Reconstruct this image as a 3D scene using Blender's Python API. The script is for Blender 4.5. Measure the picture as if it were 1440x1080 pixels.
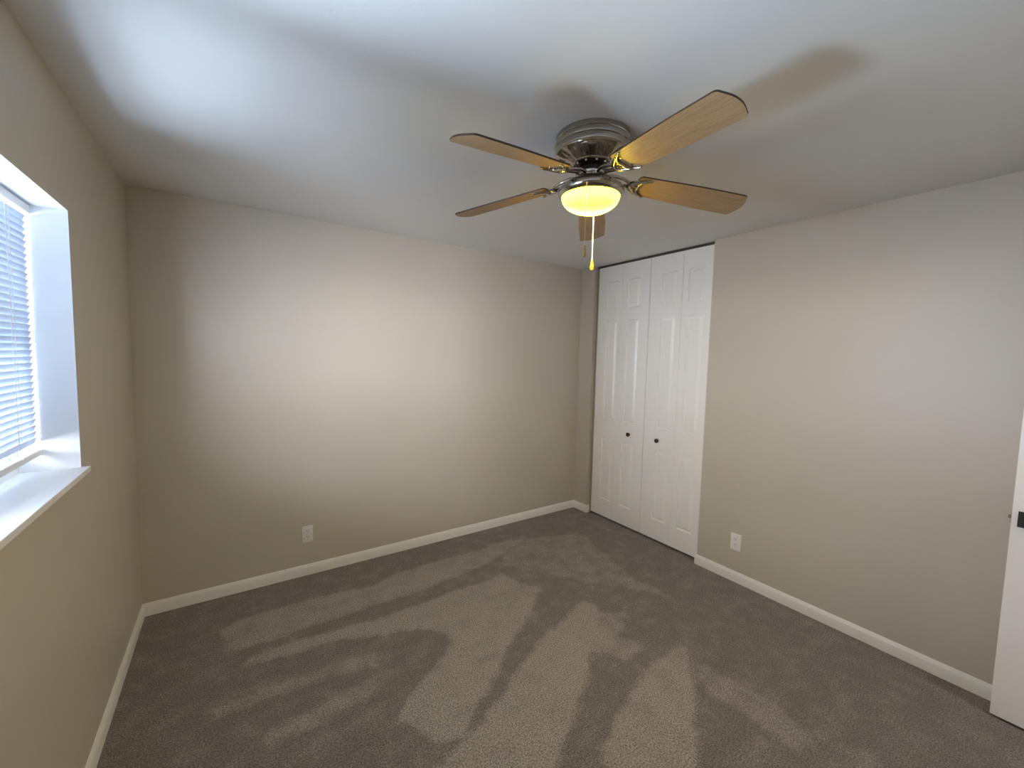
import bpy, bmesh, math, random
from mathutils import Vector, Matrix, noise
random.seed(4)
PI = math.pi
for o in list(bpy.data.objects):
    bpy.data.objects.remove(o)
S = bpy.context.scene
COL = S.collection

# ------------------------------------------------------------------ camera
W, H = 3.384, 2.44
FRONT = -3.72
cam = bpy.data.cameras.new('camera'); cam_o = bpy.data.objects.new('camera', cam); COL.objects.link(cam_o)
Rr = Vector((0.826233, -0.562832, 0.023654)); Ru = Vector((0.020724, 0.072330, 0.997165)); Rf = Vector((0.562947, 0.823401, -0.071425))
m = Matrix((Rr, Ru, -Rf)).transposed().to_4x4()
m.translation = Vector((0.46044, -3.08093, 1.57095))
cam_o.matrix_world = m
cam.sensor_fit = 'HORIZONTAL'; cam.sensor_width = 36.0; cam.lens = 576.928 / 1440 * 36.0
cam.clip_start = 0.02
S.camera = cam_o
S.view_settings.view_transform = 'Standard'; S.view_settings.look = 'None'
S.view_settings.exposure = 0.15; S.view_settings.gamma = 1.0
S.view_settings.use_curve_mapping = False
S.cycles.use_denoising = True
S.cycles.max_bounces = 12; S.cycles.diffuse_bounces = 8; S.cycles.glossy_bounces = 6
S.cycles.transmission_bounces = 8; S.cycles.transparent_max_bounces = 16
S.cycles.sample_clamp_indirect = 8.0
S.cycles.caustics_reflective = False; S.cycles.caustics_refractive = False

# ------------------------------------------------------------------ world: open sky above, sunlit yard below
SKY = 1.6
wd = bpy.data.worlds.new('sky'); S.world = wd; wd.use_nodes = True
nt = wd.node_tree; nt.nodes.clear()
wo = nt.nodes.new('ShaderNodeOutputWorld'); bg = nt.nodes.new('ShaderNodeBackground')
tc = nt.nodes.new('ShaderNodeTexCoord'); sp = nt.nodes.new('ShaderNodeSeparateXYZ'); rp = nt.nodes.new('ShaderNodeValToRGB')
ma = nt.nodes.new('ShaderNodeMath'); ma.operation = 'MULTIPLY_ADD'; ma.inputs[1].default_value = 0.5; ma.inputs[2].default_value = 0.5
nt.links.new(tc.outputs['Generated'], sp.inputs[0]); nt.links.new(sp.outputs['Z'], ma.inputs[0]); nt.links.new(ma.outputs[0], rp.inputs[0])
e = rp.color_ramp.elements
e[0].position = 0.46; e[0].color = (0.40, 0.62, 1.05, 1)
e[1].position = 0.54; e[1].color = (0.20, 0.50, 1.10, 1)
nt.links.new(rp.outputs[0], bg.inputs['Color']); bg.inputs['Strength'].default_value = SKY
nt.links.new(bg.outputs[0], wo.inputs[0])

def area(name, loc, target, sx, sy, power, col):
    l = bpy.data.lights.new(name, 'AREA'); l.shape = 'RECTANGLE'; l.size = sx; l.size_y = sy; l.energy = power; l.color = col
    o = bpy.data.objects.new(name, l); COL.objects.link(o); o.location = loc
    o.rotation_euler = (Vector(target) - Vector(loc)).to_track_quat('-Z', 'Y').to_euler()
    return o
# daylight: sunlit ground outside throws light up, the open sky and the bright yard send it straight in
P_UP, P_FLAT, P_SIDE, P_SKY, P_FILL = 860, 830, 1290, 60, 18
area('yard_bounce_light', (-1.15, -1.22, 0.18), (-0.1, -1.45, 1.62), 0.9, 1.5, P_UP, (0.64, 0.75, 0.95))
area('yard_light', (-3.2, -1.97, 1.5), (-0.1, -1.97, 1.6), 3.0, 1.8, P_FLAT, (0.80, 0.82, 0.99))
area('side_yard_light', (-1.5, -4.0, 1.5), (-0.1, -1.97, 1.6), 2.0, 1.8, P_SIDE, (0.80, 0.80, 0.93))
area('hall_fill_light', (2.85, FRONT - 0.75, 2.42), (2.85, FRONT - 0.6, 0.6), 0.5, 0.5, P_FILL, (1.0, 0.91, 0.92))  # unseen fill lamp, added in the hall to brighten the room
area('sky_light', (-2.2, -1.97, 3.2), (-0.1, -1.97, 1.5), 2.2, 3.0, P_SKY, (0.54, 0.62, 1.02))

# ------------------------------------------------------------------ materials
MATS = {}
def mat(name, col, rough=0.5, metal=0.0, spec=0.5, bump=None, noise=None, sub=None):
    mt = bpy.data.materials.new(name); mt.use_nodes = True
    n = mt.node_tree; b = n.nodes['Principled BSDF']
    b.inputs['Base Color'].default_value = (*col, 1); b.inputs['Roughness'].default_value = rough
    b.inputs['Metallic'].default_value = metal; b.inputs['Specular IOR Level'].default_value = spec
    if noise:                                   # (scale, amount) mild mottling
        t = n.nodes.new('ShaderNodeTexCoord'); z = n.nodes.new('ShaderNodeTexNoise'); z.inputs['Scale'].default_value = noise[0]
        z.inputs['Detail'].default_value = 4
        r = n.nodes.new('ShaderNodeValToRGB'); k = noise[1]
        r.color_ramp.elements[0].color = (*[c * (1 - k) for c in col], 1); r.color_ramp.elements[0].position = 0.3
        r.color_ramp.elements[1].color = (*[min(1, c * (1 + k)) for c in col], 1); r.color_ramp.elements[1].position = 0.7
        n.links.new(t.outputs['Object'], z.inputs['Vector']); n.links.new(z.outputs['Fac'], r.inputs[0]); n.links.new(r.outputs[0], b.inputs['Base Color'])
    if bump:                                    # (scale, strength, distance)
        t = n.nodes.new('ShaderNodeTexCoord'); z = n.nodes.new('ShaderNodeTexNoise'); z.inputs['Scale'].default_value = bump[0]; z.inputs['Detail'].default_value = 3
        bp = n.nodes.new('ShaderNodeBump'); bp.inputs['Strength'].default_value = bump[1]; bp.inputs['Distance'].default_value = bump[2]
        n.links.new(t.outputs['Object'], z.inputs['Vector']); n.links.new(z.outputs['Fac'], bp.inputs['Height']); n.links.new(bp.outputs[0], b.inputs['Normal'])
    MATS[name] = mt
    return mt
M_wall = mat('greige_wall_paint', (0.56, 0.515, 0.445), 0.42, spec=0.45, bump=(180, 0.12, 0.002), noise=(2.0, 0.02))
M_ceil = mat('ceiling_paint', (0.74, 0.735, 0.72), 0.75, spec=0.25, bump=(90, 0.15, 0.003), noise=(1.5, 0.012))
M_trim = mat('white_trim_paint', (0.84, 0.83, 0.80), 0.35, bump=(60, 0.05, 0.002))
M_door = mat('white_door_paint', (0.90, 0.89, 0.865), 0.36, bump=(70, 0.05, 0.002))
M_reveal = mat('white_reveal_paint', (0.80, 0.81, 0.82), 0.5, bump=(30, 0.08, 0.003), noise=(5, 0.02))
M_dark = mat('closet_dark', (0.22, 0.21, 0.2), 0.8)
M_track = mat('grey_track_metal', (0.10, 0.095, 0.09), 0.5, metal=0.6)
M_nickel = mat('polished_nickel', (0.45, 0.415, 0.37), 0.11, metal=1.0)
M_bracket = mat('polished_nickel_cast', (0.50, 0.46, 0.42), 0.10, metal=1.0)
M_black = mat('matte_black_metal', (0.012, 0.012, 0.013), 0.42)
M_motor = mat('black_motor', (0.012, 0.011, 0.010), 0.35, metal=0.3)
M_screw = mat('bright_screw', (0.75, 0.68, 0.55), 0.15, metal=1.0)
M_bronze = mat('antique_bronze', (0.060, 0.034, 0.014), 0.4, metal=0.5)
M_plate = mat('white_plate_plastic', (0.82, 0.81, 0.79), 0.3)
M_slot = mat('outlet_slot', (0.06, 0.055, 0.05), 0.6)
M_vinyl = mat('white_vinyl', (0.80, 0.81, 0.82), 0.4)
M_cord = mat('white_cord', (0.80, 0.78, 0.72), 0.6)
M_bead = mat('bead_chain_metal', (0.55, 0.50, 0.42), 0.3, metal=0.9)
M_fobdark = mat('brass_wood_fob', (0.23, 0.14, 0.035), 0.35)
M_fobgold = mat('golden_fob', (0.75, 0.42, 0.03), 0.35)
M_edge = mat('dark_blade_edge', (0.045, 0.022, 0.014), 0.45)
M_steel = mat('latch_steel', (0.30, 0.27, 0.22), 0.3, metal=0.9)
M_hall = mat('hall_wall_paint', (0.56, 0.52, 0.46), 0.6)

def wood():
    mt = bpy.data.materials.new('oak_blade'); mt.use_nodes = True; n = mt.node_tree; b = n.nodes['Principled BSDF']
    t = n.nodes.new('ShaderNodeTexCoord'); mp = n.nodes.new('ShaderNodeMapping'); mp.inputs['Scale'].default_value = (3.5, 60, 20)
    z = n.nodes.new('ShaderNodeTexNoise'); z.inputs['Scale'].default_value = 2.4; z.inputs['Detail'].default_value = 7; z.inputs['Roughness'].default_value = 0.65
    mp2 = n.nodes.new('ShaderNodeMapping'); mp2.inputs['Scale'].default_value = (40, 220, 20)
    z2 = n.nodes.new('ShaderNodeTexNoise'); z2.inputs['Scale'].default_value = 2.0; z2.inputs['Detail'].default_value = 3
    mx = n.nodes.new('ShaderNodeMix'); mx.data_type = 'FLOAT'; mx.inputs[0].default_value = 0.35
    r = n.nodes.new('ShaderNodeValToRGB')
    r.color_ramp.elements[0].position = 0.32; r.color_ramp.elements[0].color = (0.25, 0.155, 0.078, 1)
    r.color_ramp.elements[1].position = 0.66; r.color_ramp.elements[1].color = (0.44, 0.30, 0.165, 1)
    n.links.new(t.outputs['Object'], mp.inputs[0]); n.links.new(mp.outputs[0], z.inputs['Vector'])
    n.links.new(t.outputs['Object'], mp2.inputs[0]); n.links.new(mp2.outputs[0], z2.inputs['Vector'])
    n.links.new(z.outputs['Fac'], mx.inputs[2]); n.links.new(z2.outputs['Fac'], mx.inputs[3])
    n.links.new(mx.outputs[0], r.inputs[0]); n.links.new(r.outputs[0], b.inputs['Base Color'])
    b.inputs['Roughness'].default_value = 0.45
    return mt
M_wood = wood()

def carpet():
    mt = bpy.data.materials.new('taupe_carpet'); mt.use_nodes = True; n = mt.node_tree; b = n.nodes['Principled BSDF']
    L = n.links.new
    t = n.nodes.new('ShaderNodeTexCoord')
    at = n.nodes.new('ShaderNodeAttribute'); at.attribute_name = 'pile'
    big = n.nodes.new('ShaderNodeTexNoise'); big.inputs['Scale'].default_value = 9; big.inputs['Detail'].default_value = 6; big.inputs['Roughness'].default_value = 0.7
    mp = n.nodes.new('ShaderNodeMapping'); mp.inputs['Scale'].default_value = (2.0, 9.0, 1); mp.inputs['Rotation'].default_value = (0, 0, 0.25)
    st = n.nodes.new('ShaderNodeTexNoise'); st.inputs['Scale'].default_value = 1.3; st.inputs['Detail'].default_value = 5
    L(t.outputs['Object'], big.inputs['Vector']); L(t.outputs['Object'], mp.inputs[0]); L(mp.outputs[0], st.inputs['Vector'])
    a1 = n.nodes.new('ShaderNodeMath'); a1.operation = 'MULTIPLY_ADD'; a1.inputs[1].default_value = 1.8; L(big.outputs['Fac'], a1.inputs[0]); L(at.outputs['Fac'], a1.inputs[2])
    a2 = n.nodes.new('ShaderNodeMath'); a2.operation = 'MULTIPLY_ADD'; a2.inputs[1].default_value = 0.55; L(st.outputs['Fac'], a2.inputs[0]); L(a1.outputs[0], a2.inputs[2])
    r = n.nodes.new('ShaderNodeMapRange'); r.interpolation_type = 'SMOOTHSTEP'; r.inputs[1].default_value = 0.95; r.inputs[2].default_value = 2.05
    L(a2.outputs[0], r.inputs[0])
    fine = n.nodes.new('ShaderNodeTexNoise'); fine.inputs['Scale'].default_value = 150; fine.inputs['Detail'].default_value = 4; fine.inputs['Roughness'].default_value = 0.7
    L(t.outputs['Object'], fine.inputs['Vector'])
    mix = n.nodes.new('ShaderNodeMix'); mix.data_type = 'RGBA'
    mix.inputs[6].default_value = (0.147, 0.130, 0.120, 1); mix.inputs[7].default_value = (0.285, 0.258, 0.236, 1)
    L(r.outputs[0], mix.inputs[0])
    sp = n.nodes.new('ShaderNodeMapRange'); sp.inputs[1].default_value = 0.36; sp.inputs[2].default_value = 0.64; sp.inputs[3].default_value = 0.30; sp.inputs[4].default_value = 1.70
    L(fine.outputs['Fac'], sp.inputs[0])
    mul = n.nodes.new('ShaderNodeMix'); mul.data_type = 'RGBA'; mul.blend_type = 'MULTIPLY'; mul.inputs[0].default_value = 1.0
    L(mix.outputs[2], mul.inputs[6]); L(sp.outputs[0], mul.inputs[7]); L(mul.outputs[2], b.inputs['Base Color'])
    bp = n.nodes.new('ShaderNodeBump'); bp.inputs['Strength'].default_value = 0.6; bp.inputs['Distance'].default_value = 0.006
    L(fine.outputs['Fac'], bp.inputs['Height']); L(bp.outputs[0], b.inputs['Normal'])
    b.inputs['Roughness'].default_value = 0.95; b.inputs['Specular IOR Level'].default_value = 0.1
    b.inputs['Sheen Weight'].default_value = 0.25; b.inputs['Sheen Roughness'].default_value = 0.6
    return mt
M_carpet = carpet()

def slat_mat():
    mt = bpy.data.materials.new('white_slat_blue_cast'); mt.use_nodes = True; n = mt.node_tree; n.nodes.clear()
    o = n.nodes.new('ShaderNodeOutputMaterial'); d = n.nodes.new('ShaderNodeBsdfDiffuse'); d.inputs[0].default_value = (0.58, 0.66, 0.78, 1)  # blue cast of the daylight put into the white slat colours
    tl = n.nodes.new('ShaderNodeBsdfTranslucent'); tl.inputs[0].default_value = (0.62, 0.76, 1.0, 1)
    g = n.nodes.new('ShaderNodeBsdfGlossy'); g.inputs['Roughness'].default_value = 0.35
    m1 = n.nodes.new('ShaderNodeMixShader'); m1.inputs[0].default_value = 0.05
    m2 = n.nodes.new('ShaderNodeMixShader'); m2.inputs[0].default_value = 0.05
    n.links.new(d.outputs[0], m1.inputs[1]); n.links.new(tl.outputs[0], m1.inputs[2]); n.links.new(m1.outputs[0], m2.inputs[1]); n.links.new(g.outputs[0], m2.inputs[2]); n.links.new(m2.outputs[0], o.inputs[0])
    return mt
M_slat = slat_mat()
def glass_mat():
    mt = bpy.data.materials.new('window_glass'); mt.use_nodes = True; n = mt.node_tree; n.nodes.clear()
    o = n.nodes.new('ShaderNodeOutputMaterial'); t = n.nodes.new('ShaderNodeBsdfTransparent'); t.inputs[0].default_value = (0.93, 0.96, 0.95, 1)
    g = n.nodes.new('ShaderNodeBsdfGlossy'); g.inputs['Roughness'].default_value = 0.02
    mx = n.nodes.new('ShaderNodeMixShader'); mx.inputs[0].default_value = 0.06
    n.links.new(t.outputs[0], mx.inputs[1]); n.links.new(g.outputs[0], mx.inputs[2]); n.links.new(mx.outputs[0], o.inputs[0])
    return mt
M_glass = glass_mat()
def screen_mat():
    mt = bpy.data.materials.new('insect_screen_mesh'); mt.use_nodes = True; n = mt.node_tree; n.nodes.clear()
    o = n.nodes.new('ShaderNodeOutputMaterial'); t = n.nodes.new('ShaderNodeBsdfTransparent'); d = n.nodes.new('ShaderNodeBsdfDiffuse'); d.inputs[0].default_value = (0.10, 0.10, 0.105, 1)
    mx = n.nodes.new('ShaderNodeMixShader'); mx.inputs[0].default_value = 0.33                # woven mesh: wire share set to dim the daylight on the blind
    n.links.new(t.outputs[0], mx.inputs[1]); n.links.new(d.outputs[0], mx.inputs[2]); n.links.new(mx.outputs[0], o.inputs[0])
    return mt
M_screen = screen_mat()
LAMP = 34.0
def bowl_mat():                                  # lit frosted glass: glows golden, passes part of the bulb light straight through
    mt = bpy.data.materials.new('lit_frosted_glass'); mt.use_nodes = True; n = mt.node_tree; b = n.nodes['Principled BSDF']; o = n.nodes['Material Output']
    t = n.nodes.new('ShaderNodeTexCoord'); s = n.nodes.new('ShaderNodeSeparateXYZ'); c = n.nodes.new('ShaderNodeCombineXYZ'); l = n.nodes.new('ShaderNodeVectorMath'); l.operation = 'LENGTH'
    n.links.new(t.outputs['Object'], s.inputs[0]); n.links.new(s.outputs[0], c.inputs[0]); n.links.new(s.outputs[1], c.inputs[1]); n.links.new(c.outputs[0], l.inputs[0])
    r = n.nodes.new('ShaderNodeValToRGB'); k = 1.0 / LAMP
    r.color_ramp.elements[0].position = 0.090; r.color_ramp.elements[0].color = (1.0, 0.70, 0.14 * k, 1)
    r.color_ramp.elements[1].position = 0.1145; r.color_ramp.elements[1].color = (1.0, 0.74, 0.62 * k, 1)
    n.links.new(l.outputs['Value'], r.inputs[0]); n.links.new(r.outputs[0], b.inputs['Emission Color'])
    b.inputs['Emission Strength'].default_value = LAMP
    b.inputs['Base Color'].default_value = (0.4, 0.33, 0.08, 1); b.inputs['Roughness'].default_value = 0.35; b.inputs['Specular IOR Level'].default_value = 0.15
    tr = n.nodes.new('ShaderNodeBsdfTransparent'); mx = n.nodes.new('ShaderNodeMixShader'); mx.inputs[0].default_value = 0.45
    n.links.new(b.outputs[0], mx.inputs[1]); n.links.new(tr.outputs[0], mx.inputs[2]); n.links.new(mx.outputs[0], o.inputs['Surface'])
    return mt
M_bowl = bowl_mat()

# ------------------------------------------------------------------ mesh helpers
def quad_box(bm, x0, x1, y0, y1, z0, z1, mi=0):
    v = [bm.verts.new(p) for p in ((x0, y0, z0), (x1, y0, z0), (x1, y1, z0), (x0, y1, z0), (x0, y0, z1), (x1, y0, z1), (x1, y1, z1), (x0, y1, z1))]
    fs = [bm.faces.new([v[i] for i in q]) for q in ((3, 2, 1, 0), (4, 5, 6, 7), (0, 1, 5, 4), (1, 2, 6, 5), (2, 3, 7, 6), (3, 0, 4, 7))]
    for f in fs: f.material_index = mi
    return fs                                     # bottom, top, y0, x1, y1, x0
def bevel(bm, w, seg=2):
    bmesh.ops.bevel(bm, geom=[e for e in bm.edges], offset=w, segments=seg, affect='EDGES', profile=0.5)
def box(x0, x1, y0, y1, z0, z1, bev=0, seg=2):
    bm = bmesh.new(); quad_box(bm, x0, x1, y0, y1, z0, z1)
    if bev: bevel(bm, bev, seg)
    return bm
def lathe(bm, prof, seg=64, cx=0, cy=0, flute=None):
    rings = []
    for r, z in prof:
        if r < 1e-5: rings.append([bm.verts.new((cx, cy, z))])
        else:
            k = [1.0] * seg
            if flute and flute[0] <= r <= flute[1]:                # shallow scallops added around the cone to imitate banded reflections
                w = math.sin(PI * (r - flute[0]) / (flute[1] - flute[0])); k = [1 - flute[3] * w * (1 - abs(math.cos(flute[2] * PI * i / seg))) for i in range(seg)]
            rings.append([bm.verts.new((cx + r * k[i] * math.cos(2 * PI * i / seg), cy + r * k[i] * math.sin(2 * PI * i / seg), z)) for i in range(seg)])
    for a, b in zip(rings, rings[1:]):
        for i in range(seg):
            j = (i + 1) % seg
            if len(a) == 1 and len(b) == 1: continue
            if len(a) == 1: bm.faces.new((a[0], b[i], b[j]))
            elif len(b) == 1: bm.faces.new((a[i], b[0], a[j]))
            else: bm.faces.new((a[i], b[i], b[j], a[j]))
    bmesh.ops.recalc_face_normals(bm, faces=bm.faces)
def tube(bm, pts, rad, seg=10):
    pts = [Vector(p) for p in pts]; rads = rad if isinstance(rad, (list, tuple)) else [rad] * len(pts); rings = []
    up = None
    for i, p in enumerate(pts):
        d = (pts[min(i + 1, len(pts) - 1)] - pts[max(i - 1, 0)]).normalized()
        if up is None: up = Vector((0, 0, 1)) if abs(d.z) < 0.9 else Vector((1, 0, 0))
        a = d.cross(up).normalized(); b = a.cross(d).normalized(); up = b
        rings.append([bm.verts.new(p + (a * math.cos(2 * PI * k / seg) + b * math.sin(2 * PI * k / seg)) * rads[i]) for k in range(seg)])
    for r0, r1 in zip(rings, rings[1:]):
        for k in range(seg): bm.faces.new((r0[k], r0[(k + 1) % seg], r1[(k + 1) % seg], r1[k]))
    bm.faces.new(rings[0][::-1]); bm.faces.new(rings[-1])
    bmesh.ops.recalc_face_normals(bm, faces=bm.faces)
def ball(bm, p, r, seg=10, rings=7):
    bmesh.ops.create_uvsphere(bm, u_segments=seg, v_segments=rings, radius=r, matrix=Matrix.Translation(p))
def obj(name, bm, mats, parent=None, smooth=False, angle=40):
    me = bpy.data.meshes.new(name); bm.to_mesh(me); bm.free()
    for mt in (mats if isinstance(mats, (list, tuple)) else [mats]): me.materials.append(mt)
    o = bpy.data.objects.new(name, me); COL.objects.link(o)
    if smooth:
        for p in me.polygons: p.use_smooth = True
        me.set_sharp_from_angle(angle=math.radians(angle))
    if parent: o.parent = parent
    return o
def empty(name, loc, rz=0):
    o = bpy.data.objects.new(name, None); COL.objects.link(o); o.location = loc; o.rotation_euler = (0, 0, rz); o.empty_display_size = 0.1
    return o
def tag(o, label, cat, group=None):
    o['label'] = label; o['category'] = cat
    if group: o['group'] = group
    return o
def struct(o, label, cat):
    o['kind'] = 'structure'; o['label'] = label; o['category'] = cat
    return o

# ------------------------------------------------------------------ floor with vacuum tracks in the pile
POLYS = [
 (1.0, [(1.24,-.379),(.726,-.317),(.471,-.335),(.353,-.419),(.424,-.589),(.601,-.613),(.846,-.614),(1.176,-.599),(1.311,-.6),(1.635,-.586),(2.0,-.528),(2.228,-.451),(2.509,-.332),(2.372,-.293),(1.879,-.311),(1.41,-.31)]),
 (1.15, [(2.027,-.737),(2.146,-1.028),(1.858,-1.232),(1.695,-1.326),(1.541,-1.448),(1.358,-1.568),(1.239,-1.678),(1.108,-1.655),(1.021,-1.482),(1.158,-1.335),(1.35,-1.23),(1.45,-1.095),(1.32,-.954),(1.116,-.884),(.922,-.817),(.641,-.794),(.473,-.75),(.491,-.698),(.743,-.703),(.941,-.724),(1.192,-.747),(1.472,-.736),(1.84,-.725)]),
 (1.15, [(2.295,-1.277),(2.355,-1.34),(2.149,-1.538),(2.034,-1.613),(1.875,-1.736),(1.679,-1.849),(1.507,-1.953),(1.38,-2.046),(.987,-1.79),(1.1,-1.745),(1.23,-1.693),(1.371,-1.65),(1.557,-1.548),(1.834,-1.396),(2.015,-1.352),(2.198,-1.289)]),
 (0.75, [(2.246,-1.366),(2.439,-1.51),(2.247,-1.6),(2.279,-1.752),(2.125,-1.773),(2.031,-1.612)]),
 (1.15, [(2.459,-1.848),(2.493,-1.879),(2.331,-1.999),(2.213,-2.093),(2.043,-2.197),(1.916,-2.293),(1.846,-2.35),(1.555,-2.16),(1.62,-2.101),(1.629,-2.041),(1.761,-1.994),(2.017,-1.899),(2.298,-1.85)]),
 (0.6, [(2.441,-1.974),(2.474,-2.15),(2.48,-2.365),(2.425,-2.498),(2.321,-2.5),(2.308,-2.278),(2.276,-2.133),(2.356,-2.015)]),
 (0.55, [(2.352,-.323),(2.709,-.409),(3.005,-.519),(2.873,-.922),(2.793,-1.277),(2.846,-1.613),(2.614,-1.253),(2.317,-.888),(2.086,-.615)]),
 (0.7, [(1.008,-1.182),(.749,-1.214),(.531,-1.241),(.541,-1.307),(.774,-1.3),(.981,-1.275)]),
 (0.7, [(1.062,-.995),(.577,-.975),(.354,-.983),(.37,-1.051),(.65,-1.049),(1.03,-1.106)]),
]
def inside(p, poly):
    x, y = p; c = False; j = len(poly) - 1
    for i in range(len(poly)):
        xi, yi = poly[i]; xj, yj = poly[j]
        if (yi > y) != (yj > y) and x < (xj - xi) * (y - yi) / (yj - yi) + xi: c = not c
        j = i
    return c
def make_floor():
    bm = bmesh.new(); st = 0.010
    nx = int(math.ceil((W + 0.75) / st)); ny = int(math.ceil((-FRONT + 0.1) / st))
    vs = [[bm.verts.new((-0.03 + i * st, 0.03 - j * st, 0)) for j in range(ny + 1)] for i in range(nx + 1)]
    for i in range(nx):
        for j in range(ny): bm.faces.new((vs[i][j], vs[i][j + 1], vs[i + 1][j + 1], vs[i + 1][j]))
    coords = [v.co.copy() for v in bm.verts]
    o = obj('floor', bm, M_carpet)
    at = o.data.attributes.new('pile', 'FLOAT', 'POINT')
    bb = [(k, q, min(p[0] for p in q), max(p[0] for p in q), min(p[1] for p in q), max(p[1] for p in q)) for k, q in POLYS]
    vals = []
    for c0 in coords:
        q0 = Vector((c0.x, c0.y, 0.3)); n1 = noise.noise_vector(q0 * 5.0) * 0.020 + noise.noise_vector(q0 * 24.0) * 0.014
        tot = 0.0
        for dx, dy in ((0.014, 0.004), (-0.010, 0.011), (-0.003, -0.015)):
            x, y = c0.x + n1.x + dx, c0.y + n1.y + dy; v = 0.0
            for k, q, x0, x1, y0, y1 in bb:
                if x0 <= x <= x1 and y0 <= y <= y1 and k > v and inside((x, y), q): v = k
            tot += v
        vals.append(tot / 3 * 0.62)
    at.data.foreach_set('value', vals)
    return o
fl = make_floor(); struct(fl, 'taupe carpet floor with pale vacuum tracks', 'floor')

# ------------------------------------------------------------------ shell
T = 0.22
WY0, WY1, WZ0, WZ1 = -2.300, -0.995, 1.105, 2.033       # window opening in the left wall
c = obj('ceiling', box(-T, W + 0.8, FRONT - 0.1, T * 0.5, H, H + 0.1), M_ceil); struct(c, 'smooth white ceiling over the bedroom', 'ceiling')
o = obj('wall_back', box(-T, W + 0.8, 0, 0.12, -0.05, H), M_wall); struct(o, 'bare greige back wall with one outlet low down', 'wall')
bm = bmesh.new()
quad_box(bm, -T, 0, FRONT - 0.1, 0, -0.05, WZ0)[1].material_index = 1
quad_box(bm, -T, 0, FRONT - 0.1, 0, WZ1, H)[0].material_index = 1
quad_box(bm, -T, 0, WY1, 0, WZ0, WZ1)[2].material_index = 1
quad_box(bm, -T, 0, FRONT - 0.1, WY0, WZ0, WZ1)[4].material_index = 1
o = obj('wall_left', bm, [M_wall, M_reveal]); struct(o, 'greige left wall with the deep white window opening', 'wall')
STUB, JAMB = -0.18, -1.378
bm = bmesh.new(); quad_box(bm, W, W + 0.10, FRONT - 0.1, JAMB, -0.05, H)
o = obj('wall_right', bm, M_wall); struct(o, 'greige right wall between the closet and the entry door', 'wall')
bm = bmesh.new(); quad_box(bm, W, W + 0.10, STUB, 0, -0.05, H)
o = obj('wall_stub', bm, M_wall); struct(o, 'narrow greige wall stub in the corner left of the closet doors', 'wall')
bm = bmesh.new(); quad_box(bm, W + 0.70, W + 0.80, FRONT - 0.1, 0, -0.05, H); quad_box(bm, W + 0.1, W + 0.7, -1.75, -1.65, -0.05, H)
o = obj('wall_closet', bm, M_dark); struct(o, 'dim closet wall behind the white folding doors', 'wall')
# front wall (behind the viewer) with the entry doorway and the hall beyond
DX0, DX1 = 2.42, 3.26
bm = bmesh.new()
quad_box(bm, 0, DX0, FRONT - 0.1, FRONT, -0.05, H); quad_box(bm, DX1, W, FRONT - 0.1, FRONT, -0.05, H); quad_box(bm, DX0, DX1, FRONT - 0.1, FRONT, 2.05, H)
o = obj('wall_front', bm, M_wall); struct(o, 'greige front wall with the entry doorway', 'wall')
bm = bmesh.new()
quad_box(bm, DX0 - 0.7, DX1 + 0.5, FRONT - 1.3, FRONT - 1.2, -0.05, H); quad_box(bm, DX0 - 0.8, DX0 - 0.7, FRONT - 1.3, FRONT - 0.1, -0.05, H)
quad_box(bm, DX1 + 0.5, DX1 + 0.6, FRONT - 1.3, FRONT - 0.1, -0.05, H); quad_box(bm, DX0 - 0.8, DX1 + 0.6, FRONT - 1.3, FRONT - 0.1, H, H + 0.1); 
quad_box(bm, DX0 - 0.8, DX1 + 0.6, FRONT - 1.3, FRONT - 0.1, -0.1, 0.0)
o = obj('wall_hall', bm, M_hall); struct(o, 'hallway walls beyond the entry doorway', 'wall')

# ------------------------------------------------------------------ baseboards
BP = [(0, 0), (0.012, 0), (0.012, 0.053), (0.0105, 0.0575), (0.0065, 0.067), (0.0045, 0.0715), (0.003, 0.0745), (0, 0.0745)]
def sweep(path, side=1):
    P = [Vector(p) for p in path]; bm = bmesh.new(); rings = []
    for i, p in enumerate(P):
        ns = []
        if i > 0: d = (P[i] - P[i - 1]).normalized(); ns.append(Vector((-d.y, d.x)) * side)
        if i < len(P) - 1: d = (P[i + 1] - P[i]).normalized(); ns.append(Vector((-d.y, d.x)) * side)
        n = ns[0] if len(ns) == 1 else (ns[0] + ns[1]) / (1 + ns[0].dot(ns[1]))
        rings.append([bm.verts.new((p.x + n.x * t, p.y + n.y * t, z)) for t, z in BP])
    k = len(BP)
    for a, b in zip(rings, rings[1:]):
        for i in range(k): bm.faces.new((a[i], a[(i + 1) % k], b[(i + 1) % k], b[i]))
    bm.faces.new(rings[0]); bm.faces.new(rings[-1][::-1]); bmesh.ops.recalc_face_normals(bm, faces=bm.faces)
    return bm
def baseboard(nm, path, side, label):
    struct(obj(nm, sweep(path, side), M_trim, smooth=True, angle=35), label, 'baseboard')
baseboard('baseboard_back', [(0, 0), (W, 0)], -1, 'white baseboard along the back wall')
baseboard('baseboard_left', [(0, FRONT), (0, -0.012)], -1, 'white baseboard along the left wall under the window')
baseboard('baseboard_closet', [(W, -0.012), (W, STUB), (W + 0.036, STUB)], -1, 'short white baseboard wrapping the corner stub left of the closet')
baseboard('baseboard_right', [(W + 0.012, JAMB), (W, JAMB), (W, FRONT)], -1, 'white baseboard along the right wall')
baseboard('baseboard_front', [(0.012, FRONT), (DX0 - 0.06, FRONT)], 1, 'white baseboard along the front wall')
bm = bmesh.new()
for x0, x1, z0, z1 in ((DX0 - 0.058, DX0, 0, 2.05), (DX1, DX1 + 0.058, 0, 2.05), (DX0 - 0.058, DX1 + 0.058, 2.05, 2.108)):
    quad_box(bm, x0, x1, FRONT, FRONT + 0.014, z0, z1)
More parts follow.
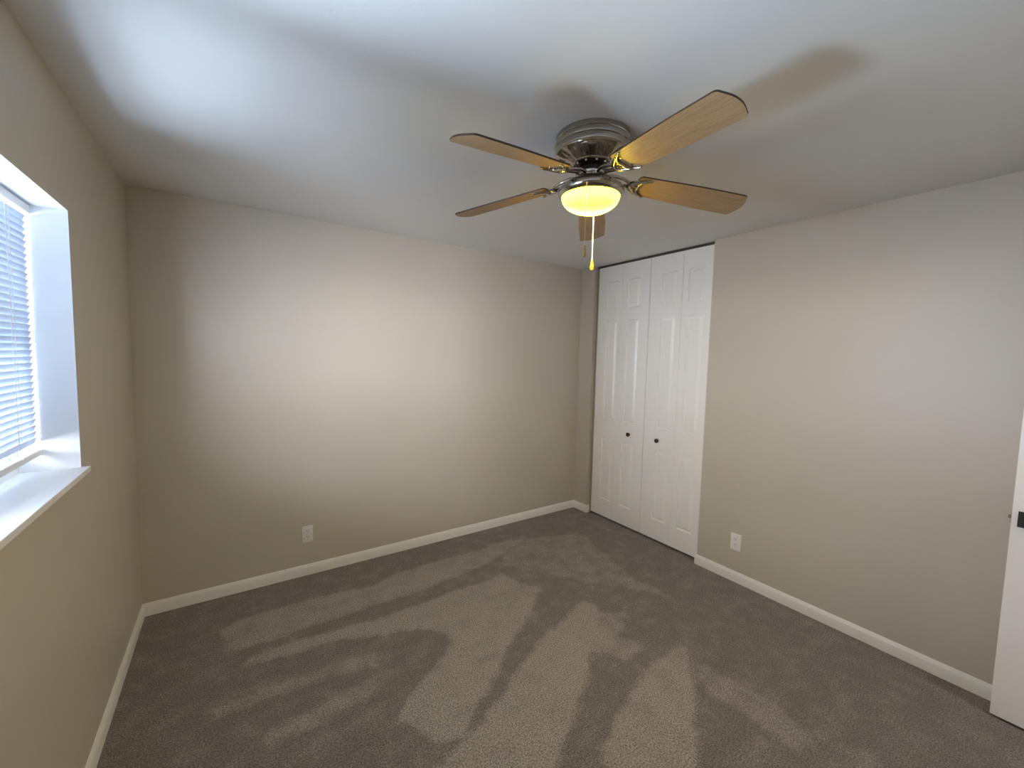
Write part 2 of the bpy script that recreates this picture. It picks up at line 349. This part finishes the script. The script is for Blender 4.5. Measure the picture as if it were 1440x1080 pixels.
quad_box(bm, DX0, DX0 + 0.015, FRONT - 0.1, FRONT, 0, 2.05)
quad_box(bm, DX0, DX1, FRONT - 0.1, FRONT, 2.035, 2.05)
struct(obj('trim_1', bm, M_trim), 'white casing around the entry doorway', 'trim')

# ------------------------------------------------------------------ closet folding doors
FX = W + 0.040                                             # face of the doors
def leaf(y_hi, y_lo, pan_hi, pan_lo, z0=0.020, z1=2.419, tk=0.033):
    """one six-panel style leaf: three raised panels, seen from -x"""
    bm = bmesh.new()
    ys = [y_hi, pan_hi, pan_lo, y_lo]; zs = [z0, 0.188, 0.790, 0.977, 1.908, 2.014, 2.274, z1]
    def V(y, z, d): return bm.verts.new((FX + d, y, z))
    grid = {}
    for i, y in enumerate(ys):
        for j, z in enumerate(zs): grid[i, j] = V(y, z, 0)
    panels = {(1, 1), (1, 3), (1, 5)}
    for i in range(3):
        for j in range(7):
            q = [grid[i, j], grid[i + 1, j], grid[i + 1, j + 1], grid[i, j + 1]]
            if (i, j) in panels:
                prev = q
                for ins, d in ((0.002, 0.0050), (0.006, 0.0140), (0.009, 0.0145), (0.027, 0.0035), (0.029, 0.0020)):
                    ya, yb, za, zb = ys[1] - ins, ys[2] + ins, zs[j] + ins, zs[j + 1] - ins
                    cur = [V(ya, za, d), V(yb, za, d), V(yb, zb, d), V(ya, zb, d)]
                    for k in range(4): bm.faces.new((prev[k], prev[(k + 1) % 4], cur[(k + 1) % 4], cur[k]))
                    prev = cur
                bm.faces.new(prev)
            else: bm.faces.new(q)
    ring = [grid[i, 0] for i in range(4)] + [grid[3, j] for j in range(1, 8)] + [grid[i, 7] for i in (2, 1, 0)] + [grid[0, j] for j in range(6, 0, -1)]
    back = [bm.verts.new((v.co.x + tk, v.co.y, v.co.z)) for v in ring]; n = len(ring)
    for k in range(n): bm.faces.new((ring[k], ring[(k + 1) % n], back[(k + 1) % n], back[k]))
    bm.faces.new(back[::-1]); bmesh.ops.recalc_face_normals(bm, faces=bm.faces)
    return bm
def knob(y, z):
    bm = bmesh.new(); K = 1.2; lathe(bm, [(r * K, z_ * 0.72) for r, z_ in [(0, 0), (0.011, 0), (0.0115, 0.002), (0.0065, 0.004), (0.0055, 0.010), (0.0075, 0.014), (0.0135, 0.018), (0.0155, 0.022), (0.0150, 0.0265), (0.0125, 0.029), (0.0105, 0.0295), (0.0098, 0.0285), (0.0055, 0.0290), (0, 0.0296)]], 28)
    bmesh.ops.transform(bm, matrix=Matrix.Translation((FX, y, z)) @ Matrix.Rotation(-PI / 2, 4, 'Y'), verts=bm.verts)
    return bm
def bifold(nm, leaves, ky, label):
    d = empty(nm, (FX, (leaves[0][0] + leaves[1][1]) / 2, 0)); struct(d, label, 'door')
    inv = Matrix.Translation(-d.location)
    def put(n, b, mt, par, sm=False):
        if par is d: bmesh.ops.transform(b, matrix=inv, verts=b.verts)
        return obj(n, b, mt, par, sm)
    for lv in leaves: put('leaf', leaf(*lv), M_door, d)
    k = put('knob', knob(ky, 0.873), M_bronze, d, True); k['label'] = 'small round bronze knob'
    for z in (0.30, 1.2, 2.1):
        b = bmesh.new(); tube(b, [(FX + 0.035, leaves[0][1], z - 0.03), (FX + 0.035, leaves[0][1], z + 0.03)], 0.004, 8); put('hinge', b, M_track, d, True)
bifold('door_1', [(-0.207, -0.5025, -0.315, -0.453), (-0.5045, -0.800, -0.562, -0.697)], -0.643, 'left pair of white panelled folding closet doors beside the corner stub')
bifold('door_2', [(-0.806, -1.109, -0.922, -1.056), (-1.1115, -1.374, -1.162, -1.297)], -0.947, 'right pair of white panelled folding closet doors beside the right wall')
bm = bmesh.new(); quad_box(bm, FX + 0.004, FX + 0.030, JAMB, STUB, 2.423, H)
struct(obj('trim_2', bm, M_track), 'grey metal door track above the closet doors', 'trim')

# ------------------------------------------------------------------ entry door, standing open along the right wall
EX, EY, EH = 3.25, -2.876, -3.688
d3 = empty('door_3', (EX, EH, 0)); struct(d3, 'plain white entry door standing open in front of the right wall', 'door')
inv = Matrix.Translation(-d3.location)
def put3(n, b, mt, sm=False, par=None):
    bmesh.ops.transform(b, matrix=inv, verts=b.verts); return obj(n, b, mt, par or d3, sm)
put3('slab', box(EX, EX + 0.035, EH, EY, 0.012, 2.030, 0.0012, 1), M_door)
LZ, LY = 0.9165, -2.928
rose = put3('rosette', box(EX - 0.009, EX, LY - 0.034, LY + 0.034, LZ - 0.034, LZ + 0.034, 0.0015), M_black); rose['label'] = 'square black rosette'
b = bmesh.new(); tube(b, [(EX - 0.008, LY, LZ), (EX - 0.05, LY, LZ)], 0.010, 20); quad_box(b, EX - 0.058, EX - 0.044, LY - 0.118, LY + 0.011, LZ - 0.010, LZ + 0.010)
hd = put3('lever_handle', b, M_black, True); hd['label'] = 'black lever handle'
b = box(EX + 0.006, EX + 0.029, EY - 0.001, EY + 0.0015, LZ - 0.028, LZ + 0.028); put3('latch_plate', b, M_steel)
b = box(EX + 0.010, EX + 0.024, EY, EY + 0.010, LZ - 0.008, LZ + 0.008, 0.002); put3('latch_bolt', b, M_steel)
for z in (0.25, 1.05, 1.8):
    b = bmesh.new(); tube(b, [(EX - 0.006, EH - 0.006, z - 0.045), (EX - 0.006, EH - 0.006, z + 0.045)], 0.006, 10); put3('hinge', b, M_black, True)

# ------------------------------------------------------------------ window
w1 = empty('window_1', (-0.16, (WY0 + WY1) / 2, WZ0)); struct(w1, 'white sash window in the left wall behind the blind', 'window')
winv = Matrix.Translation(-w1.location)
def putw(n, b, mt, sm=False):
    bmesh.ops.transform(b, matrix=winv, verts=b.verts); return obj(n, b, mt, w1, sm)
SZ = 1.126                                                 # top of the sill
b = bmesh.new()
quad_box(b, -T, 0.0, WY0, WY1, SZ - 0.021, SZ); 
sill = putw('sill', box(-T + 0.001, 0.023, WY0 - 0.012, WY1 + 0.012, SZ - 0.0205, SZ, 0.002), M_reveal); b.free()
YM = (WY0 + WY1) / 2                                       # mullion between the two sash units; front one unseen, added for daylight
b = bmesh.new(); X0, X1 = -0.215, -0.150
for y0, y1, z0, z1 in ((WY0, WY0 + 0.030, SZ, WZ1), (WY1 - 0.030, WY1, SZ, WZ1), (YM - 0.03, YM + 0.03, SZ, WZ1), (WY0 + 0.030, YM - 0.03, SZ, SZ + 0.032), (YM + 0.03, WY1 - 0.030, SZ, SZ + 0.032),
                       (WY0 + 0.030, YM - 0.03, WZ1 - 0.032, WZ1), (YM + 0.03, WY1 - 0.030, WZ1 - 0.032, WZ1)):
    quad_box(b, X0, X1, y0, y1, z0, z1)
putw('frame', b, M_vinyl)
ZM = 1.575
for ya, yb in ((YM + 0.03, WY1 - 0.030), (WY0 + 0.030, YM - 0.03)):
    for nm, xa, xb, za, zb in (('upper_sash', -0.205, -0.182, ZM - 0.02, WZ1 - 0.032), ('lower_sash', -0.181, -0.158, SZ + 0.032, ZM + 0.02)):
        b = bmesh.new(); s = 0.032
        for y0, y1, z0, z1 in ((ya, ya + s, za, zb), (yb - s, yb, za, zb), (ya + s, yb - s, za, za + s), (ya + s, yb - s, zb - s, zb)): quad_box(b, xa, xb, y0, y1, z0, z1)
        sh = putw(nm, b, M_vinyl)
        b = box((xa + xb) / 2 - 0.002, (xa + xb) / 2 + 0.002, ya + s, yb - s, za + s, zb - s)
        bmesh.ops.transform(b, matrix=winv, verts=b.verts); obj('pane', b, M_glass, sh)

# insect screen outside the far sash unit, made full height to dim the blind
b = box(-0.214, -0.2125, YM + 0.03, WY1 - 0.030, SZ + 0.032, WZ1 - 0.032); putw('insect_screen', b, M_screen)
# mini blinds hung inside the opening, one per sash unit
BX = -0.102
TILT, SP = math.radians(71), 0.0212
def blind(B0, B1, label, lowered):
    bl = empty('window_blind', (BX, (B0 + B1) / 2, WZ1)); tag(bl, label, 'blind', 'mini blinds in the window opening')
    binv = Matrix.Translation(-bl.location)
    def putb(n, b, mt, sm=False):
        bmesh.ops.transform(b, matrix=binv, verts=b.verts); return obj(n, b, mt, bl, sm)
    putb('headrail', box(BX - 0.014, BX + 0.014, B0, B1, 2.003, 2.030, 0.002), M_vinyl)
    zr = 1.186 if lowered else 1.905
    putb('bottom_rail', box(BX - 0.013, BX + 0.013, B0 + 0.01, B1 - 0.004, zr, zr + 0.020, 0.004), M_vinyl)
    b = bmesh.new(); ye0, ye1 = B0 + 0.005, B1 - 0.004
    z, step, tl = (1.240, SP, TILT) if lowered else (1.930, 0.0021, 0.0)
    while z < 1.99:
        rows = []
        for s, h in [(-0.0125, 0.0), (-0.0065, 0.0011), (0, 0.0015), (0.0065, 0.0011), (0.0125, 0.0)]:
            inset = 0.004 if abs(s) > 0.01 else 0.0            # rounded ends
            x = BX + s * math.cos(tl) - h * math.sin(tl); zz = z + s * math.sin(tl) + h * math.cos(tl)
            rows.append([b.verts.new((x, y, zz)) for y in (ye0 + inset, ye1 - inset)])
        for a, c_ in zip(rows, rows[1:]): b.faces.new((a[0], a[1], c_[1], c_[0]))
        z += step
    putb('slats', b, M_slat, True)
    for yc in (B1 - 0.172, B0 + 0.172):
        b = bmesh.new()
        for dx in (-0.0085, 0.0085): tube(b, [(BX + dx, yc, zr + 0.014), (BX + dx, yc, 2.005)], 0.0009, 6)
        tube(b, [(BX + 0.014, yc + 0.004, zr + 0.014), (BX + 0.014, yc + 0.004, 2.005)], 0.0006, 6)
        putb('ladder_cord', b, M_cord)
blind(YM + 0.006, WY1 - 0.006, 'lowered white mini blind with tilted slats in the window opening nearer the back wall', True)
blind(WY0 + 0.006, YM - 0.006, 'unseen white mini blind, added drawn up to let daylight in, nearer the front wall', False)  # unseen blind, added in raised position so more daylight enters

# ------------------------------------------------------------------ outlets
def outlet(loc, rz, label):
    o = empty('electrical_outlet', loc, rz); tag(o, label, 'outlet', 'wall outlets near the floor')
    p = obj('cover_plate', box(-0.0355, 0.0355, -0.006, 0, -0.0585, 0.0585, 0.0028, 3), M_plate, o, True)
    for zc in (0.0195, -0.0195):
        b = bmesh.new(); n = 24; top = []; bot = []
        for i in range(n):
            a = 2 * PI * i / n; x = 0.0172 * math.cos(a); zz = max(-0.0135, min(0.0135, 0.0172 * math.sin(a)))
            top.append(b.verts.new((x, -0.0078, zc + zz))); bot.append(b.verts.new((x, -0.004, zc + zz)))
        for i in range(n): b.faces.new((top[i], top[(i + 1) % n], bot[(i + 1) % n], bot[i]))
        b.faces.new(top); bmesh.ops.remove_doubles(b, verts=b.verts, dist=1e-6); bmesh.ops.recalc_face_normals(b, faces=b.faces)
        r = obj('receptacle', b, M_plate, o)
        b = bmesh.new()
        for x, hh in ((-0.0064, 0.0042), (0.0064, 0.0036)): quad_box(b, x - 0.0013, x + 0.0013, -0.0081, -0.0070, zc + 0.004 - hh, zc + 0.004 + hh)
        bmesh.ops.create_cone(b, cap_ends=True, segments=12, radius1=0.0026, radius2=0.0026, depth=0.0011, matrix=Matrix.Translation((0, -0.00755, zc - 0.0075)) @ Matrix.Rotation(PI / 2, 4, 'X'))
        obj('slots', b, M_slot, r)
    b = bmesh.new(); lathe(b, [(0, -0.0072), (0.002, -0.0070), (0.003, -0.0058), (0.003, -0.004)], 14)
    bmesh.ops.transform(b, matrix=Matrix.Rotation(-PI / 2, 4, 'X'), verts=b.verts)
    for v in b.verts: v.co.y = -abs(v.co.y)
    obj('screw', b, M_plate, o, True)
outlet((0.870, 0.0, 0.2925), 0, 'white duplex outlet low on the back wall')
outlet((W, -1.6615, 0.286), -PI / 2, 'white duplex outlet low on the right wall beside the closet')

# ------------------------------------------------------------------ ceiling fan
FXC, FYC = 1.671, -1.840
fan = empty('ceiling_fan', (FXC, FYC, H)); tag(fan, 'brushed nickel flush ceiling fan with five oak blades and a lit bowl', 'ceiling fan')
b = bmesh.new()
lathe(b, [(0, 0), (0.146, 0), (0.148, -0.003), (0.148, -0.018), (0.1465, -0.020), (0.1445, -0.0215), (0.1445, -0.0235), (0.1475, -0.025), (0.150, -0.027), (0.1505, -0.031), (0.1505, -0.039), (0.149, -0.043),
          (0.1465, -0.0445), (0.1475, -0.048), (0.1485, -0.056), (0.1475, -0.066), (0.1445, -0.073), (0.140, -0.0765), (0.132, -0.081), (0.122, -0.085), (0.110, -0.0893), (0.098, -0.093), (0.088, -0.0962), (0.081, -0.0985), (0.0785, -0.1005), (0.0775, -0.104), (0.073, -0.106), (0.068, -0.105), (0.066, -0.098), (0, -0.098)], 192, 0, 0, (0.081, 0.1445, 16, 0.045))
obj('motor_housing', b, M_nickel, fan, True, 28)
b = bmesh.new(); lathe(b, [(0, -0.098), (0.063, -0.099), (0.064, -0.112), (0.058, -0.117), (0.050, -0.119), (0.050, -0.139), (0, -0.139)], 48)
obj('flywheel', b, M_motor, fan, True)
b = bmesh.new(); lathe(b, [(0, -0.138), (0.060, -0.1385), (0.0625, -0.141), (0.0625, -0.156), (0.060, -0.159), (0, -0.159)], 64)
obj('blade_ring', b, M_bracket, fan, True)
# light kit pan
b = bmesh.new()
lathe(b, [(0, -0.158), (0.034, -0.158), (0.036, -0.159), (0.036, -0.166), (0.040, -0.168), (0.044, -0.1685), (0.062, -0.170), (0.092, -0.1765), (0.113, -0.1855), (0.126, -0.196), (0.1315, -0.207), (0.1315, -0.215), (0.128, -0.222), (0.121, -0.228), (0.1165, -0.230), (0.1155, -0.227), (0.108, -0.224), (0, -0.222)], 96)
pan = obj('light_kit_pan', b, M_nickel, fan, True)
for k in range(3):
    a = 0.4 + k * 2 * PI / 3; b = bmesh.new(); ball(b, (0.117 * math.cos(a), 0.117 * math.sin(a), -0.226), 0.004); obj('thumb_screw', b, M_screw, pan, True)
b = bmesh.new()
prof = [(0.108, -0.224), (0.1135, -0.227), (0.1145, -0.231)]
for i in range(1, 15):
    a = i / 14 * PI / 2; prof.append((0.1145 * math.cos(a) if i < 14 else 0, -0.231 - 0.060 * math.sin(a)))
lathe(b, prof, 96)
bowl = obj('glass_bowl', b, M_bowl, fan, True); bowl['label'] = 'lit frosted yellow glass bowl'
bl_ = bpy.data.lights.new('bulb_light', 'AREA'); bl_.shape = 'DISK'; bl_.size = 0.17; bl_.energy = 24.0; bl_.color = (1.0, 0.80, 0.45)
bulb = bpy.data.objects.new('bulb_light', bl_); COL.objects.link(bulb); bulb.parent = fan; bulb.location = (0, 0, -0.234)
# blades
PHI = math.radians(44.13); PITCH = math.radians(-12.2)
DZ = {0: -0.001, 1: -0.009, 2: 0.016, 3: -0.011, 4: 0.004}
R0, R1 = 0.185, 0.640
def blade_mesh():
    bm = bmesh.new(); pts = []
    def hw(x): return 0.056 + (0.067 - 0.056) * min(1, (x - R0) / 0.28)
    n = 14
    for i in range(n + 1): x = R0 + 0.012 + (R1 - 0.014 - R0 - 0.012) * i / n; pts.append((x, -hw(x)))
    w = hw(R1)
    cr = 0.016
    for i in range(1, 7): a = -PI / 2 + i / 6 * PI * 0.42; pts.append((R1 - 0.014 + cr * math.cos(a), -w + cr + cr * math.sin(a)))
    for i in range(1, 12):
        s = -1 + 2 * i / 12; pts.append((R1 + 0.003 + 0.014 * (1 - s * s), (w - cr) * s * 0.97))
    for i in range(6, -1, -1): a = -PI / 2 + i / 6 * PI * 0.42; pts.append((R1 - 0.014 + cr * math.cos(a), w - cr - cr * math.sin(a)))
    for i in range(n - 1, -1, -1): x = R0 + 0.012 + (R1 - 0.014 - R0 - 0.012) * i / n; pts.append((x, hw(x)))
    pts += [(R0 + 0.003, 0.050), (R0, 0.040), (R0, 0), (R0, -0.040), (R0 + 0.003, -0.050)]
    t = 0.003
    top = [bm.verts.new((x, y, t)) for x, y in pts]; bot = [bm.verts.new((x, y, -t)) for x, y in pts]
    bm.faces.new(top); bm.faces.new(bot[::-1]); k = len(pts)
    for i in range(k): f = bm.faces.new((top[i], bot[i], bot[(i + 1) % k], top[(i + 1) % k])); f.material_index = 1
    bmesh.ops.recalc_face_normals(bm, faces=bm.faces)
    bmesh.ops.translate(bm, verts=bm.verts, vec=(-R0, 0, 0))
    return bm
def bracket_mesh(zr):
    """cast holder in blade space (origin at the blade root on its underside): curling fork under the blade root and two arms up to the motor"""
    bm = bmesh.new()
    # crescent plate under the blade root, drawn out into two horns
    n = 24; out, inn = [], []
    for i in range(n + 1):
        y = -0.053 + 0.106 * i / n; a = abs(y) / 0.053
        out.append((0.006 + 0.010 * (1 - a) ** 2 + 0.046 * a ** 2.4, y))
        inn.append((-0.036 + 0.078 * a ** 1.9 - 0.004 * math.sin(a * PI), y * 0.985))
    def ring(z): return [bm.verts.new((x, y, z)) for x, y in out], [bm.verts.new((x, y, z)) for x, y in inn]
    to, ti = ring(-0.0034); bo, bi = ring(-0.0100)
    for i in range(n):
        bm.faces.new((to[i], to[i + 1], ti[i + 1], ti[i])); bm.faces.new((bo[i], bi[i], bi[i + 1], bo[i + 1]))
        bm.faces.new((to[i], bo[i], bo[i + 1], to[i + 1])); bm.faces.new((ti[i], ti[i + 1], bi[i + 1], bi[i]))
    for q in ((0, 1), (n, -1)): bm.faces.new((to[q[0]], ti[q[0]], bi[q[0]], bo[q[0]])[::q[1]])
    bmesh.ops.recalc_face_normals(bm, faces=bm.faces)
    # raised rolled rim along the outer edge and a pair of scrolls
    tube(bm, [(x - 0.003, y, -0.0105) for x, y in out], [0.0052 - 0.0018 * abs(2 * i / n - 1) for i in range(n + 1)], 10)
    for s in (1, -1):
        ball(bm, (out[0][0] - 0.002, s * 0.0525, -0.0085), 0.0052)
        tube(bm, [(-0.030, s * 0.004, -0.0105), (-0.020, s * 0.016, -0.0125), (-0.004, s * 0.026, -0.0120), (0.010, s * 0.034, -0.0110), (0.026, s * 0.044, -0.0100)], [0.006, 0.0055, 0.005, 0.0045, 0.004], 10)
    return bm
def arm_mesh(zd):
    bm = bmesh.new()
    for s in (1, -1):
        tube(bm, [(-0.126, s * 0.016, zd), (-0.105, s * 0.019, zd + 0.001), (-0.080, s * 0.024, zd * 0.80), (-0.056, s * 0.024, zd * 0.42), (-0.034, s * 0.014, 0.003), (-0.020, s * 0.004, -0.007), (-0.004, 0, -0.010)],
             [0.007, 0.007, 0.0065, 0.0060, 0.0065, 0.008, 0.010], 12)
    tube(bm, [(-0.124, -0.017, zd), (-0.124, 0.017, zd)], 0.008, 10)
    return bm
proto = None
ZR = 2.272 - H                                             # blade root height below the ceiling
for k in range(5):
    th = PHI - k * 2 * PI / 5
    ztip = 2.228 + DZ[k] - H
    slope = math.atan2(ztip - ZR, R1 - R0)
    Mx = Matrix.Rotation(th, 4, 'Z') @ Matrix.Translation((R0, 0, ZR)) @ Matrix.Rotation(-slope, 4, 'Y') @ Matrix.Rotation(PITCH, 4, 'X')
    Ma = Matrix.Rotation(th, 4, 'Z') @ Matrix.Translation((R0, 0, ZR)) @ Matrix.Rotation(PITCH * 0.5, 4, 'X')
    if proto is None:
        bd = obj('blade', blade_mesh(), [M_wood, M_edge], fan)
        hold = obj('blade_holder', bracket_mesh(0), M_bracket, fan, True); arm = obj('blade_arm', arm_mesh(0.018), M_bracket, fan, True)
        b = bmesh.new()
        lathe(b, [(0, -0.0062), (0.003, -0.0056), (0.0042, -0.003), (0.0042, 0.0)], 12)
        scr = obj('screw', b, M_screw, bd, True); scr.location = (0.030, 0.026, 0); proto = (bd, hold, arm)
        sc2 = scr.copy(); COL.objects.link(sc2); sc2.location = (0.030, -0.026, 0)
    else:
        bd = proto[0].copy(); hold = proto[1].copy(); arm = proto[2].copy(); sc1 = scr.copy(); sc2_ = sc2.copy()
        for q in (bd, hold, arm, sc1, sc2_): COL.objects.link(q)
        for q in (bd, hold, arm): q.parent = fan
        sc1.parent = bd; sc2_.parent = bd
    bd.matrix_local = Mx; hold.matrix_local = Mx; arm.matrix_local = Ma
ms = None
for k in range(10):
    a = PHI + (k + 0.5) * PI / 5
    if ms is None:
        b = bmesh.new(); ball(b, (0, 0, 0), 0.0055); ms = q = obj('motor_screw', b, M_screw, fan, True)
    else:
        q = ms.copy(); COL.objects.link(q)
    q.location = (0.064 * math.cos(a), 0.064 * math.sin(a), -0.107)
# pull chains
def fob(bm, x, y, z, l, r):
    lathe(bm, [(0, z), (r * 0.45, z - 0.001), (r * 0.55, z - l * 0.15), (r * 0.95, z - l * 0.55), (r, z - l * 0.8), (r * 0.8, z - l * 0.97), (0, z - l)], 18, x, y)
cx, cy = 1.566 - FXC, -1.925 - FYC
pc = bmesh.new(); tube(pc, [(cx * 0.96, cy * 0.96, -0.214), (cx, cy, -0.222), (cx, cy, 1.988 - H)], 0.0008, 6)
z = -0.222
while z > 1.989 - H: ball(pc, (cx, cy, z), 0.0016, 6, 4); z -= 0.0045
ch = obj('pull_chain', pc, M_bead, fan, True); ch['label'] = 'beaded metal pull chain'
b = bmesh.new(); fob(b, cx, cy, 1.989 - H, 0.044, 0.0064); f1 = obj('chain_fob', b, M_fobdark, ch, True); f1['label'] = 'dark brass pull'
cx, cy = 1.777 - FXC, -1.755 - FYC
pc = bmesh.new(); tube(pc, [(cx * 0.94, cy * 0.94, -0.214), (cx, cy, -0.224), (cx, cy, 1.993 - H)], 0.0021, 8)
ch = obj('pull_cord', pc, M_cord, fan, True); ch['label'] = 'white pull cord'
b = bmesh.new(); fob(b, cx, cy, 1.995 - H, 0.046, 0.0082); f2 = obj('chain_fob', b, M_fobgold, ch, True); f2['label'] = 'golden pull'
